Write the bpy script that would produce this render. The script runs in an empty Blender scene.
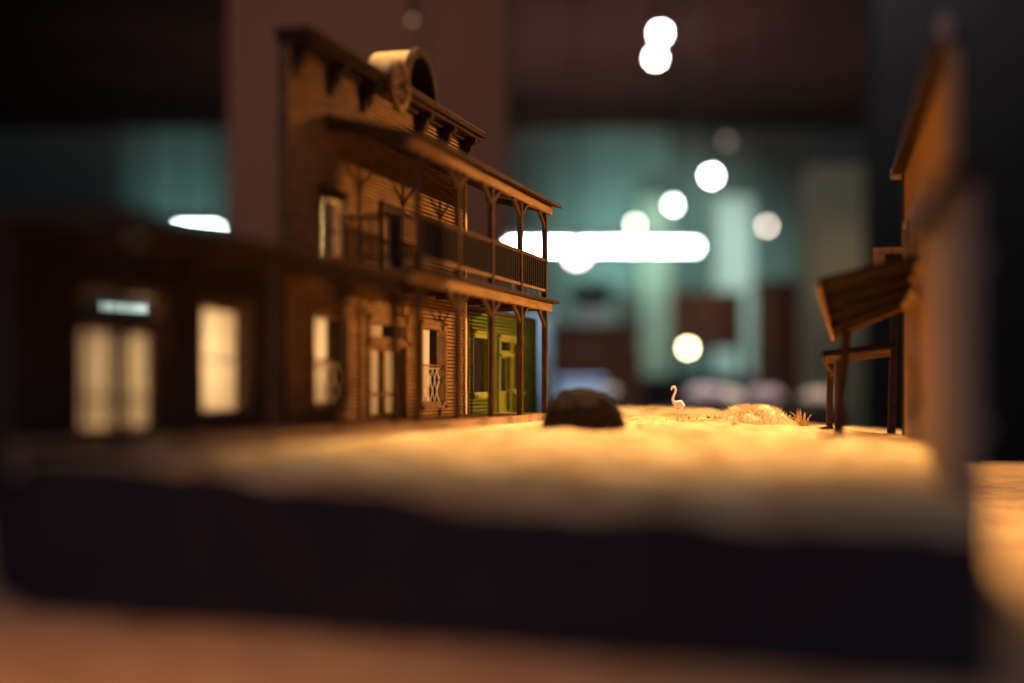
import bpy, bmesh, math, random
from mathutils import Vector, Matrix, noise
random.seed(7)
C = bpy.context.scene.collection
SC = bpy.context.scene
F = 1422.2            # focal length in pixels of the 1024 wide frame
ZC = 0.880            # camera height above the room floor
HY = 387.0            # horizon row

def at(px, py, D):
    return Vector(((px-512)/F*D, D, ZC+(HY-py)/F*D))
def zv(v):            # height from "pixel metres" relative to the lens
    return ZC+v/F

# ------------------------------------------------------------------ materials
def sock(n, k): return n.inputs[k]
def mat(name, c1, c2=None, rough=.7, scale=40, stretch=(1,1,1), bump=0.0, bdist=.001, metal=0, spec=.02, detail=6, lo=.35, hi=.65, bscale=None):
    m = bpy.data.materials.new(name); m.use_nodes = True
    nt = m.node_tree; N = nt.nodes; L = nt.links
    b = N['Principled BSDF']
    b.inputs['Roughness'].default_value = rough
    b.inputs['Metallic'].default_value = metal
    b.inputs['Specular IOR Level'].default_value = spec
    b.inputs['Base Color'].default_value = (*c1, 1)
    tc = N.new('ShaderNodeTexCoord'); mp = N.new('ShaderNodeMapping')
    mp.inputs['Scale'].default_value = stretch
    L.new(tc.outputs['Object'], mp.inputs['Vector'])
    nz = N.new('ShaderNodeTexNoise'); nz.inputs['Scale'].default_value = scale; nz.inputs['Detail'].default_value = detail
    L.new(mp.outputs['Vector'], nz.inputs['Vector'])
    if c2:
        cr = N.new('ShaderNodeValToRGB')
        cr.color_ramp.elements[0].position = lo; cr.color_ramp.elements[0].color = (*c1, 1)
        cr.color_ramp.elements[1].position = hi; cr.color_ramp.elements[1].color = (*c2, 1)
        L.new(nz.outputs['Fac'], cr.inputs['Fac']); L.new(cr.outputs['Color'], b.inputs['Base Color'])
    if bump:
        bn = nz
        if bscale:
            bn = N.new('ShaderNodeTexNoise'); bn.inputs['Scale'].default_value = bscale; bn.inputs['Detail'].default_value = 4
            L.new(tc.outputs['Object'], bn.inputs['Vector'])
        bp = N.new('ShaderNodeBump'); bp.inputs['Strength'].default_value = bump; bp.inputs['Distance'].default_value = bdist
        L.new(bn.outputs['Fac'], bp.inputs['Height']); L.new(bp.outputs['Normal'], b.inputs['Normal'])
    return m
def emit(name, col, s):
    m = bpy.data.materials.new(name); m.use_nodes = True
    nt = m.node_tree; b = nt.nodes['Principled BSDF']
    b.inputs['Base Color'].default_value = (*col, 1)
    b.inputs['Emission Color'].default_value = (*col, 1)
    b.inputs['Emission Strength'].default_value = s
    return m
WS = (.25, 3, 3)
M = dict(
 siding = mat('brown siding paint', (.30,.17,.075), (.17,.09,.04), .62, 500, (.1,1,1), .25, .0003),
 trim = mat('brown trim', (.24,.13,.06), (.14,.075,.035), .55, 500, (.3,1,.3), .2, .0003),
 dark = mat('dark stained wood', (.055,.032,.022), (.03,.019,.015), .5, 500, (.3,.6,.3), .2, .0003),
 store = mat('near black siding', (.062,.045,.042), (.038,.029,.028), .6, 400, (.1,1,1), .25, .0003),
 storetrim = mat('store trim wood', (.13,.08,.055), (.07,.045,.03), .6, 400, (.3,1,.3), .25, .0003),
 ebony_shade = mat('black wood and shade', (.016,.012,.011), (.025,.018,.015), .6, 400),  # black wood, also used where shade is put into the colour
 post = mat('veranda post wood', (.10,.056,.032), (.055,.032,.02), .5, 500, (1,1,.2), .2, .0003),
 fascia = mat('ochre fascia wood', (.30,.18,.085), (.19,.11,.05), .55, 500, (.1,1,1), .2, .0003),
 green = mat('olive green siding', (.125,.165,.024), (.075,.10,.016), .55, 500, (.1,1,1), .25, .0003),
 greentrim = mat('yellow green trim', (.27,.29,.05), (.18,.20,.035), .5, 500, (1,1,.3), .2, .0003),
 roof = mat('weathered shingle', (.045,.028,.022), (.085,.05,.032), .7, 300, (1,1,1), .5, .0006),
 gold = mat('gold and lit trim', (.78,.56,.28), (.6,.4,.18), .4, 400, (1,1,.3), .2, .0003),  # gold for handles and for trim coloured as catching light
 plank = mat('weathered tan planks', (.38,.29,.22), (.25,.185,.14), .7, 300, (1,1,.15), .4, .0005),
 tan = mat('orange tan boards', (.42,.25,.11), (.27,.15,.07), .65, 300, (1,1,.2), .4, .0004),
 baseblk = mat('black painted board', (.034,.030,.036), (.044,.036,.040), .75, 60, (1,1,1), .1, .0005),
 rock = mat('dark mossy boulder', (.018,.013,.011), (.038,.028,.021), .9, 350, (1,1,1), .9, .0015),
 straw = mat('dry straw grass', (.88,.72,.44), (.72,.54,.28), .7, 200),
 sprig = mat('golden sprig', (.75,.55,.25), (.6,.4,.15), .6, 300),
 twig = mat('brown twig', (.22,.13,.06), (.12,.07,.04), .7, 300),
 flam = mat('pale pink paint', (.88,.76,.80), (.93,.86,.88), .4, 250, (1,1,1), .1, .0002),
 ceilm = mat('charcoal ceiling', (.085,.055,.050), (.05,.036,.036), .9, 1.2),
 floorm = mat('dark concrete floor', (.06,.05,.05), (.035,.03,.035), .45, 2),
 wallteal = mat('grey green plaster', (.20,.27,.25), (.12,.17,.165), .8, .8),
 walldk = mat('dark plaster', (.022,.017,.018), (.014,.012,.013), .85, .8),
 pillar = mat('rust brown plaster', (.33,.19,.115), (.27,.15,.09), .8, 1.1),
 redwood = mat('red brown cabinet wood', (.20,.075,.045), (.12,.045,.03), .4, 6, (1,1,.2)),
 blackw = mat('black lacquer', (.02,.018,.02), (.03,.026,.026), .4, 5),
 white = mat('white painted panel', (.75,.80,.78), (.66,.72,.70), .5, 3),
 cream = mat('cream fabric', (.72,.62,.46), (.60,.50,.36), .8, 8),
 mauve = mat('mauve fabric', (.50,.38,.36), (.40,.30,.30), .8, 8),
 bluew = mat('pale blue plastic', (.45,.62,.80), (.40,.55,.72), .4, 4),
 pale = mat('pale green paint', (.34,.38,.31), (.28,.32,.26), .6, 3),
 metal = mat('dull grey metal', (.35,.35,.36), (.28,.28,.29), .35, 30, metal=.9),
)
# sandy ground: tan grains with paler and rust patches
def sandmat(name, a, b_, c_, sc):
    m = bpy.data.materials.new(name); m.use_nodes = True
    nt = m.node_tree; N = nt.nodes; L = nt.links; b = N['Principled BSDF']
    b.inputs['Roughness'].default_value = .9; b.inputs['Specular IOR Level'].default_value = .15
    tc = N.new('ShaderNodeTexCoord')
    n1 = N.new('ShaderNodeTexNoise'); n1.inputs['Scale'].default_value = sc; n1.inputs['Detail'].default_value = 5
    n2 = N.new('ShaderNodeTexNoise'); n2.inputs['Scale'].default_value = 900; n2.inputs['Detail'].default_value = 3
    n3 = N.new('ShaderNodeTexNoise'); n3.inputs['Scale'].default_value = sc*2.3; n3.inputs['Detail'].default_value = 3
    for n in (n1, n2, n3): L.new(tc.outputs['Object'], n.inputs['Vector'])
    r1 = N.new('ShaderNodeValToRGB'); r1.color_ramp.elements[0].position=.38; r1.color_ramp.elements[0].color=(*a,1)
    r1.color_ramp.elements[1].position=.62; r1.color_ramp.elements[1].color=(*b_,1)
    L.new(n1.outputs['Fac'], r1.inputs['Fac'])
    r3 = N.new('ShaderNodeValToRGB'); r3.color_ramp.elements[0].position=.46; r3.color_ramp.elements[0].color=(0,0,0,1)
    r3.color_ramp.elements[1].position=.72; r3.color_ramp.elements[1].color=(1,1,1,1)
    L.new(n3.outputs['Fac'], r3.inputs['Fac'])
    mx = N.new('ShaderNodeMixRGB'); mx.inputs[2].default_value=(*c_,1)
    L.new(r3.outputs['Color'], mx.inputs[0]); L.new(r1.outputs['Color'], mx.inputs[1])
    r2 = N.new('ShaderNodeValToRGB'); r2.color_ramp.elements[0].position=.3; r2.color_ramp.elements[0].color=(.55,.5,.45,1)
    r2.color_ramp.elements[1].position=.65; r2.color_ramp.elements[1].color=(1,1,1,1)
    L.new(n2.outputs['Fac'], r2.inputs['Fac'])
    m2 = N.new('ShaderNodeMixRGB'); m2.blend_type='MULTIPLY'; m2.inputs[0].default_value=.8
    L.new(mx.outputs[0], m2.inputs[1]); L.new(r2.outputs['Color'], m2.inputs[2])
    L.new(m2.outputs[0], b.inputs['Base Color'])
    bp = N.new('ShaderNodeBump'); bp.inputs['Strength'].default_value=.9; bp.inputs['Distance'].default_value=.0009
    L.new(n2.outputs['Fac'], bp.inputs['Height']); L.new(bp.outputs['Normal'], b.inputs['Normal'])
    return m
M['tarroof'] = mat('tar dark roof boards', (.028,.019,.015), (.045,.030,.022), .8, 300, (1,1,1), .4, .0005)
M['beige'] = mat('dim beige plaster', (.30,.25,.17), (.24,.20,.14), .8, 2)
M['sand'] = sandmat('pale sand and straw ground', (.62,.41,.17), (.82,.62,.32), (.32,.16,.05), 30)
M['tsand'] = sandmat('orange sand cover', (.58,.34,.15), (.70,.45,.22), (.36,.18,.08), 26)
# lace curtain: thin translucent cloth
def lace(name, col):
    m = bpy.data.materials.new(name); m.use_nodes = True
    nt = m.node_tree; N = nt.nodes; L = nt.links
    out = N['Material Output']; b = N['Principled BSDF']
    b.inputs['Base Color'].default_value=(*col,1); b.inputs['Roughness'].default_value=.9
    tr = N.new('ShaderNodeBsdfTranslucent'); tr.inputs['Color'].default_value=(*col,1)
    mx = N.new('ShaderNodeMixShader'); mx.inputs[0].default_value=.55
    w = N.new('ShaderNodeTexWave'); w.inputs['Scale'].default_value=120; w.inputs['Distortion'].default_value=2
    tc = N.new('ShaderNodeTexCoord'); L.new(tc.outputs['Object'], w.inputs['Vector'])
    bp = N.new('ShaderNodeBump'); bp.inputs['Strength'].default_value=.4; bp.inputs['Distance'].default_value=.0004
    L.new(w.outputs['Fac'], bp.inputs['Height']); L.new(bp.outputs['Normal'], b.inputs['Normal'])
    L.new(b.outputs[0], mx.inputs[1]); L.new(tr.outputs[0], mx.inputs[2]); L.new(mx.outputs[0], out.inputs['Surface'])
    return m
M['lace'] = lace('white lace', (.85,.78,.68))
M['drape'] = lace('ochre drape', (.75,.45,.18))
def glass(name):
    m = bpy.data.materials.new(name); m.use_nodes = True
    nt = m.node_tree; N = nt.nodes; L = nt.links
    out = N['Material Output']
    t = N.new('ShaderNodeBsdfTransparent'); t.inputs['Color'].default_value=(.93,.92,.88,1)
    g = N.new('ShaderNodeBsdfGlossy'); g.inputs['Roughness'].default_value=.08
    mx = N.new('ShaderNodeMixShader'); mx.inputs[0].default_value=.06
    L.new(t.outputs[0], mx.inputs[1]); L.new(g.outputs[0], mx.inputs[2]); L.new(mx.outputs[0], out.inputs['Surface'])
    return m
M['glass'] = glass('thin clear glazing')

# ------------------------------------------------------------------ mesh tools
class MB:
    def __init__(s): s.bm = bmesh.new()
    def quad(s, *p):
        return s.bm.faces.new([s.bm.verts.new(Vector(q)) for q in p])
    def hexa(s, p):   # 8 corners: bottom 4 ccw, top 4 ccw
        v = [s.bm.verts.new(Vector(q)) for q in p]
        for f in ((3,2,1,0),(4,5,6,7),(0,1,5,4),(1,2,6,5),(2,3,7,6),(3,0,4,7)):
            s.bm.faces.new([v[i] for i in f])
        return s
    def box(s, x0, x1, y0, y1, z0, z1):
        return s.hexa([(x0,y0,z0),(x1,y0,z0),(x1,y1,z0),(x0,y1,z0),(x0,y0,z1),(x1,y0,z1),(x1,y1,z1),(x0,y1,z1)])
    def bar(s, a, b, w, h, up=(0,0,1)):
        a = Vector(a); b = Vector(b); d = (b-a).normalized(); u = Vector(up)
        if abs(d.dot(u)) > .98: u = Vector((0,1,0))
        r = d.cross(u).normalized(); u = r.cross(d).normalized()
        r = r*w/2; u = u*h/2
        return s.hexa([a-r-u, b-r-u, b+r-u, a+r-u, a-r+u, b-r+u, b+r+u, a+r+u])
    def tube(s, pts, rad, seg=10, cap=True):
        pts = [Vector(p) for p in pts]; n = len(pts)
        if not hasattr(rad, '__len__'): rad = [rad]*n
        rings = []
        prev = None
        for i, p in enumerate(pts):
            d = (pts[min(i+1,n-1)]-pts[max(i-1,0)]).normalized()
            if prev is None:
                u = Vector((0,0,1)) if abs(d.z) < .9 else Vector((1,0,0))
            else: u = prev
            r = d.cross(u).normalized(); u = r.cross(d).normalized(); prev = u
            rings.append([s.bm.verts.new(p+(r*math.cos(a)+u*math.sin(a))*rad[i]) for a in [2*math.pi*k/seg for k in range(seg)]])
        for i in range(n-1):
            for k in range(seg):
                s.bm.faces.new([rings[i][k], rings[i][(k+1)%seg], rings[i+1][(k+1)%seg], rings[i+1][k]])
        if cap:
            s.bm.faces.new(rings[0][::-1]); s.bm.faces.new(rings[-1])
        return s
    def lathe(s, prof, c=(0,0,0), seg=24):
        c = Vector(c); rings = []
        for r, z in prof:
            rings.append([s.bm.verts.new(c+Vector((r*math.cos(a), r*math.sin(a), z))) for a in [2*math.pi*k/seg for k in range(seg)]])
        for i in range(len(prof)-1):
            for k in range(seg):
                s.bm.faces.new([rings[i][k], rings[i][(k+1)%seg], rings[i+1][(k+1)%seg], rings[i+1][k]])
        s.bm.faces.new(rings[0][::-1]); s.bm.faces.new(rings[-1])
        return s
    def prism(s, poly, f0, f1):  # poly of 2d points, f0/f1 map (u,w)->3d
        a = [s.bm.verts.new(Vector(f0(*p))) for p in poly]; b = [s.bm.verts.new(Vector(f1(*p))) for p in poly]
        n = len(poly)
        s.bm.faces.new(a[::-1]); s.bm.faces.new(b)
        for i in range(n): s.bm.faces.new([a[i], a[(i+1)%n], b[(i+1)%n], b[i]])
        return s
    def build(s, name, m, parent=None, smooth=False, bevel=0):
        bmesh.ops.recalc_face_normals(s.bm, faces=s.bm.faces)
        me = bpy.data.meshes.new(name); s.bm.to_mesh(me); s.bm.free()
        me.materials.append(M[m] if isinstance(m, str) else m)
        if smooth:
            for p in me.polygons: p.use_smooth = True
        o = bpy.data.objects.new(name, me); C.objects.link(o)
        if parent: o.parent = parent
        if bevel:
            b = o.modifiers.new('bevel', 'BEVEL'); b.width = bevel; b.segments = 2; b.limit_method = 'ANGLE'
        return o
def thing(name, label, cat, loc=(0,0,0), rz=0, group=None):
    o = bpy.data.objects.new(name, None); C.objects.link(o)
    o.location = loc; o.rotation_euler = (0,0,rz); o.empty_display_size = .02
    o['label'] = label; o['category'] = cat
    if group: o['group'] = group
    return o
def tag(o, label, cat, group=None, kind=None):
    if label: o['label'] = label
    if cat: o['category'] = cat
    if group: o['group'] = group
    if kind: o['kind'] = kind
    return o
def smooth(a, b, x):
    t = max(0, min(1, (x-a)/(b-a))); return t*t*(3-2*t)

# clapboard wall in local x/z with rectangular openings; outer face looks to -y
def clap(mb, x0, x1, z0, z1, holes, pitch, th, lap, y=0, root=None):
    bk = MB()
    rows = int(round((z1-z0)/pitch)); pitch = (z1-z0)/rows
    for r in range(rows):
        a = z0+r*pitch; b = a+pitch; mid = (a+b)/2
        cuts = sorted([h for h in holes if h[2] < mid < h[3]])
        x = x0
        segs = []
        for h in cuts:
            if h[0] > x: segs.append((x, h[0]))
            x = max(x, h[1])
        if x < x1: segs.append((x, x1))
        g = b-pitch*.30
        for p, q in segs:
            mb.hexa([(p,y-lap,a),(q,y-lap,a),(q,y+.0019,a),(p,y+.0019,a),(p,y-lap*.35,g),(q,y-lap*.35,g),(q,y+.0019,g),(p,y+.0019,g)])
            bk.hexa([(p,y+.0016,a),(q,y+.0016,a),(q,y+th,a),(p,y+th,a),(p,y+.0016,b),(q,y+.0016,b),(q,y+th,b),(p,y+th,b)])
    bk.build('groove_shade_backing', 'ebony_shade', root)  # dark backing puts the shade of the clapboard grooves into colour

# ------------------------------------------------------------------ ground
LEFT_A, LEFT_B = -.2987, .273
CL = math.sqrt(1+LEFT_B**2)
RX0, RB = .0495, .2201
CR = math.sqrt(1+RB**2)
def gv(X, D):
    d = (X-LEFT_A-LEFT_B*D)/CL
    v = -33-80*max(0, X-.12)
    v -= 50*max(0, .66-D)*smooth(.02, .22, d)
    v += 11*smooth(1.0, 1.10, D)*smooth(.02,.06,X)*(1-smooth(.15,.215,X))
    return v
def gz(X, D, rough=True):
    z = zv(gv(X, D))
    if rough:
        d = (X-LEFT_A-LEFT_B*D)/CL
        w = smooth(.05, .075, d)*smooth(0, .03, (RX0+RB*D-X))
        p = Vector((X*38, D*38, 0))
        z += w*(.0034*noise.noise(p)+.0009*noise.noise(p*3.1)+.0004*noise.noise(p*9))
    return z
TZ = zv(-100)
FL = Vector((-.153,.452)); FR = Vector((.113,.333)); KR = Vector((.172,.525)); BR = Vector((.318,1.13)); BL = Vector((-.42,1.16)); KL = Vector((-.186,.515))
def edge_l(r): return FL.lerp(KL, r/.12) if r < .12 else KL.lerp(BL, (r-.12)/.88)
def edge_r(r): return FR.lerp(KR, r/.25) if r < .25 else KR.lerp(BR, (r-.25)/.75)
board = thing('diorama_board', 'black edged baseboard carrying the miniature western street of pale sand', 'display board', (0.0,.75,TZ))
NR, NC = 300, 230
mb = MB(); g = []
for i in range(NR+1):
    r = (i/NR)**1.35
    a, b = edge_l(r), edge_r(r); row = []
    for j in range(NC+1):
        p = a.lerp(b, j/NC)
        row.append(mb.bm.verts.new((p.x, p.y-.75, gz(p.x, p.y)-TZ)))
    g.append(row)
for i in range(NR):
    for j in range(NC):
        mb.bm.faces.new([g[i][j], g[i][j+1], g[i+1][j+1], g[i+1][j]])
per = [g[0][j] for j in range(NC+1)]+[g[i][NC] for i in range(1,NR+1)]+[g[NR][j] for j in range(NC-1,-1,-1)]+[g[i][0] for i in range(NR-1,0,-1)]
co = [v.co.copy() for v in per]
mb.build('sand_surface', 'sand', board, True)
mb = MB()
top = [mb.bm.verts.new(c-Vector((0,0,.0006))) for c in co]; bot = [mb.bm.verts.new((c.x, c.y, 0)) for c in co]
n = len(co)
for i in range(n): mb.bm.faces.new([top[i], bot[i], bot[(i+1)%n], top[(i+1)%n]])
mb.bm.faces.new(bot)
mb.build('board', 'baseblk', board)

# scattered straw fibres on the sand
def fibres(name, spots, hmin, hmax, w, m, parent=None, spread=.5):
    mb = MB()
    for (x, y, z) in spots:
        h = random.uniform(hmin, hmax); a = random.uniform(0, 6.28); t = random.uniform(0, spread)*h
        tip = Vector((x+t*math.cos(a), y+t*math.sin(a), z+h)); base = Vector((x, y, z-.0006))
        mid = base.lerp(tip, .55)+Vector((0,0,h*.12))
        mb.tube([base, mid, tip], [w, w*.8, w*.15], 4, False)
    return mb.build(name, m, parent)
sp = []
while len(sp) < 2600:
    D = random.uniform(.55, 1.13); X = random.uniform(-.14, .29)
    d = (X-LEFT_A-LEFT_B*D)/CL
    if d < .056 or X > RX0+RB*D-.006: continue
    if noise.noise(Vector((X*30, D*30, 4))) < -.05 and random.random() < .8: continue
    sp.append((X, D, gz(X, D)))
tag(fibres('straw_litter', sp, .0006, .0024, .00012, 'straw', spread=1.6), 'short pale straw fibres scattered over the sand street', 'straw', kind='stuff')

# ------------------------------------------------------------------ display table under the board
tb = thing('display_table', 'wide table with orange sand top under the black edged board', 'table', (.2,.35,0))
mb = MB(); g = []
NX, NY = 200, 150
X0_, X1_, Y0_, Y1_ = -1.3, 1.0, -.55, .97
for i in range(NY+1):
    row = []
    for j in range(NX+1):
        x = X0_+(X1_-X0_)*j/NX; y = Y0_+(Y1_-Y0_)*i/NY
        p = Vector((x*14, y*14, 3))
        row.append(mb.bm.verts.new((x, y, TZ-.0008+min(0,.0011*noise.noise(p))+.0)))
    g.append(row)
for i in range(NY):
    for j in range(NX): mb.bm.faces.new([g[i][j], g[i][j+1], g[i+1][j+1], g[i+1][j]])
mb.build('sand_cover', 'tsand', tb, True)
MB().box(X0_, X1_, Y0_, Y1_, TZ-.04, TZ-.0025).build('tabletop', 'dark', tb, bevel=.003)
for sx in (X0_+.08, X1_-.08):
    for sy in (Y0_+.08, Y1_-.08):
        MB().box(sx-.03, sx+.03, sy-.03, sy+.03, 0, TZ-.04).build('leg', 'dark', tb, bevel=.004)

# ------------------------------------------------------------------ left row of model buildings
ANG = math.atan2(1, LEFT_B)
def froot(name, label, cat, D0):
    return thing(name, label, cat, (LEFT_A+LEFT_B*D0, D0, zv(-33)), ANG)
def LX(D, D0): return (D-D0)*CL
def dpx(px): return -LEFT_A/(LEFT_B-(px-512)/F)
def LZ(v): return (v+33)/F
def window(root, D0, a, b, vb, vt, frame, curtain=None, lattice=False, cols=1, rows=2, name='window', depth=.004, label=None):
    x0, x1, z0, z1 = LX(a,D0), LX(b,D0), LZ(vb), LZ(vt)
    fw = .0026
    mb = MB()
    mb.box(x0-fw, x0+.0006, -.0022, depth, z0-fw, z1+fw); mb.box(x1-.0006, x1+fw, -.0022, depth, z0-fw, z1+fw)
    mb.box(x0, x1, -.0022, depth, z1-.0006, z1+fw*1.2); mb.box(x0, x1, -.0022, depth, z0-fw, z0+.0006)
    mb.box(x0-fw*1.4, x1+fw*1.4, -.0042, 0, z0-fw*1.5, z0-fw*.7)
    mb.box(x0-fw*1.3, x1+fw*1.3, -.0036, 0, z1+fw, z1+fw*1.7)
    w = mb.build(name, frame, root, bevel=.0002)
    if label: w['label'] = label
    mb = MB()
    for k in range(1, cols): xx = x0+(x1-x0)*k/cols; mb.box(xx-.0005, xx+.0005, .0008, .002, z0, z1)
    for k in range(1, rows): zz = z0+(z1-z0)*k/rows; mb.box(x0, x1, .0008, .002, zz-.0006, zz+.0006)
    if rows > 1 or cols > 1: mb.build('sash', frame, w)
    mb = MB(); mb.box(x0, x1, .0012, .0015, z0, z1); mb.build('pane', 'glass', w)
    if lattice:
        mb = MB(); zl = z0+(z1-z0)*.46; s = (x1-x0)/5.2
        k = -12
        while k < 20:
            for sg in (1, -1):
                xa = x0+k*s; za = z0
                xb = xa+sg*(zl-z0)*.62; zb = zl
                pa, pb = Vector((xa,.0022,za)), Vector((xb,.0022,zb))
                # clip in x
                d = pb-pa; t0, t1 = 0, 1
                if abs(d.x) > 1e-9:
                    ta, tb_ = (x0-pa.x)/d.x, (x1-pa.x)/d.x
                    if ta > tb_: ta, tb_ = tb_, ta
                    t0, t1 = max(0, ta), min(1, tb_)
                if t1 > t0+.02: mb.bar(pa+d*t0, pa+d*t1, .0005, .0005, (0,1,0))
            k += 1
        mb.box(x0, x1, .0018, .0026, zl-.0005, zl+.0005)
        mb.build('lattice', 'lace', w)
    if curtain:
        ca, cb, m = curtain
        mb = MB(); nseg = 28; prev = None
        for k in range(nseg+1):
            xx = x0+(x1-x0)*(ca+(cb-ca)*k/nseg); yy = .0045+.0007*math.sin(k*1.4)
            c = (mb.bm.verts.new((xx, yy, z0)), mb.bm.verts.new((xx, yy-.0002, z1)))
            if prev: mb.bm.faces.new([prev[0], c[0], c[1], prev[1]])
            prev = c
        mb.build('curtain', m, w, True)
    return w
def hole(D0, a, b, vb, vt): return (LX(a,D0), LX(b,D0), LZ(vb), LZ(vt))
def posts_line(D): return D+.0124          # facade parameter of a point standing on the post line

# ---- saloon
D0 = .693; DE = .971; W = LX(DE, D0); OFFP = .047
sal = froot('saloon', 'tall brown clapboard model saloon with balcony and arched cornice', 'model building', D0)
SW = [(.720,.765,-13,52), (.8845,.929,-14,53), (.732,.760,93,141), (.8165,.846,96,145), (.798,.854,-28,33), (.798,.854,40,52)]
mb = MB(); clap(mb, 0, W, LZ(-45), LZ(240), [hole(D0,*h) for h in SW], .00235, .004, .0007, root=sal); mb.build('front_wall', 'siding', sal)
DPB = .075
MB().box(0, .004, .004, DPB, LZ(-45), LZ(74)).build('side_wall', 'ebony_shade', sal)  # side and rear walls black, interior darkness painted in
MB().box(W-.004, W, .004, DPB, LZ(-45), LZ(74)).build('side_wall', 'ebony_shade', sal)
MB().box(.004, W-.004, DPB-.003, DPB, LZ(-45), LZ(74)).build('rear_wall', 'ebony_shade', sal)
for x in (.03, W/2, W-.03):
    MB().hexa([(x-.002,.004,LZ(77)),(x+.002,.004,LZ(77)),(x+.002,.012,LZ(77)),(x-.002,.012,LZ(77)),(x-.002,.004,LZ(235)),(x+.002,.004,LZ(235)),(x+.002,.006,LZ(235)),(x-.002,.006,LZ(235))]).build('stay', 'dark', sal)
MB().box(-.001, W+.001, .0045, DPB+.002, LZ(74), LZ(77)).build('roof', 'roof', sal)
for x, m, l in ((-.0035,'trim',None), (W-.0005,'gold','corner board with light painted in as pale gold')):  # far board coloured paler to imitate the light on it
    o = MB().box(x, x+.004, -.0022, .004, LZ(-45), LZ(238)).build('corner_board', m, sal, bevel=.0003)
    if l: o['label'] = l
window(sal, D0, *SW[0], 'trim', (0,.68,'lace'), True, label='street window with lattice below white lace')
window(sal, D0, *SW[1], 'trim', (0,.68,'lace'), True, label='street window with diamond lattice')
window(sal, D0, *SW[2], 'dark', (0,.55,'lace'), False)
window(sal, D0, *SW[3], 'dark', (.25,.7,'drape'), False, label='upper window with ochre drape')
window(sal, D0, *SW[5], 'trim', (0,.6,'lace'), False, rows=1, name='transom')
def door(root, D0, a, b, vb, vt, m, glazed=True, curt=None, leaves=2):
    x0, x1, z0, z1 = LX(a,D0), LX(b,D0), LZ(vb), LZ(vt)
    fr = MB(); fw = .0028
    fr.box(x0-fw, x0, -.002, .004, z0, z1+fw); fr.box(x1, x1+fw, -.002, .004, z0, z1+fw); fr.box(x0, x1, -.002, .004, z1, z1+fw)
    fr.box(x0, x1, -.002, .004, z0, z0+.0012)
    fr.build('door_frame', m, root, bevel=.0002)
    for k in range(leaves):
        p = x0+(x1-x0)*k/leaves+.0002; q = x0+(x1-x0)*(k+1)/leaves-.0002
        st = .0022; zz = z0+.0014; zm = z0+(z1-z0)*.36
        mb = MB()
        mb.box(p, p+st, .001, .003, zz, z1); mb.box(q-st, q, .001, .003, zz, z1)
        mb.box(p+st, q-st, .001, .003, z1-st, z1); mb.box(p+st, q-st, .001, .003, zz, zz+st*1.4); mb.box(p+st, q-st, .001, .003, zm-.001, zm+.001)
        if not glazed or curt != 'full': mb.box(p+st, q-st, .0016, .0026, zz+st, zm)
        d = mb.build('door', m, root, bevel=.0001)
        MB().box(p+st, q-st, .0018, .0021, zz if curt == 'full' else zm, z1-st).build('pane', 'glass', d)
        MB().tube([(q-st*.5 if k == 0 else p+st*.5, .001, zm+.001), (q-st*.5 if k == 0 else p+st*.5, -.001, zm+.001)], .0007, 8).build('handle', 'gold', d)
        if curt:
            c = MB(); prev = None
            for i in range(19):
                xx = p+st+(q-p-2*st)*i/18; yy = .0036+.0006*math.sin(i*1.9)
                cc = (c.bm.verts.new((xx, yy, zz+.002)), c.bm.verts.new((xx, yy, z1-.001)))
                if prev: c.bm.faces.new([prev[0], cc[0], cc[1], prev[1]])
                prev = cc
            c.build('curtain', 'lace', d, True)
door(sal, D0, *SW[4], 'trim', curt='full')
# cornice with brackets
CT = 246
mb = MB()
x0, x1 = -.006, W+.006
xa, xb = LX(.822,D0), LX(.873,D0)
mb.box(x0, x1, -.0145, .004, LZ(CT-4), LZ(CT)); mb.box(x0, x1, -.0115, .004, LZ(CT-7), LZ(CT-4)); mb.box(x0+.003, x1-.003, -.004, .004, LZ(CT-9), LZ(CT-7))
mb.build('cornice', 'dark', sal, bevel=.0004)
MB().box(x0, x1, -.0148, .004, LZ(CT)-.0001, LZ(CT)+.0009).build('cornice_cap', 'post', sal)
for k in range(7):
    x = .004+(W-.008)*k/6
    if k == 3: continue
    prof = [(0,0),(.0105,0),(.0105,-.0025),(.0075,-.0045),(.0062,-.009),(.0035,-.0115),(.0030,-.0150),(0,-.0165)]
    mb = MB(); mb.prism(prof, lambda u,w,x=x: (x-.0028,-u-.0007,LZ(CT-7)+w), lambda u,w,x=x: (x+.0028,-u-.0007,LZ(CT-7)+w))
    mb.build('bracket', 'dark', sal, bevel=.0003)
# arched hood
hx = LX(.848, D0); hz = LZ(CT)-.001; R1, R0 = .0275, .0232
mb = MB(); ns = 28
def ring(mb, cx, cz, ri, ro, y0, y1, a0=0, a1=math.pi, ns=28):
    pts = []
    for k in range(ns+1):
        a = a0+(a1-a0)*k/ns; c, s = math.cos(a), math.sin(a)
        pts.append([mb.bm.verts.new((cx+r*c, y, cz+r*s)) for r, y in ((ri,y0),(ro,y0),(ro,y1),(ri,y1))])
    for k in range(ns):
        for q in range(4): mb.bm.faces.new([pts[k][q], pts[k][(q+1)%4], pts[k+1][(q+1)%4], pts[k+1][q]])
    if abs(a1-a0) < 6.28:
        mb.bm.faces.new(pts[0]); mb.bm.faces.new(pts[-1][::-1])
ring(mb, hx, hz, R0, R1, -.012, .012)
o = mb.build('arched_hood', 'gold', sal, bevel=.0003)  # gold colour carries the light on the hood top
mb = MB(); ring(mb, hx, hz, R0+.0006, R1+.0016, -.0150, -.012); mb.build('hood_trim', 'dark', sal, bevel=.0003)
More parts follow.
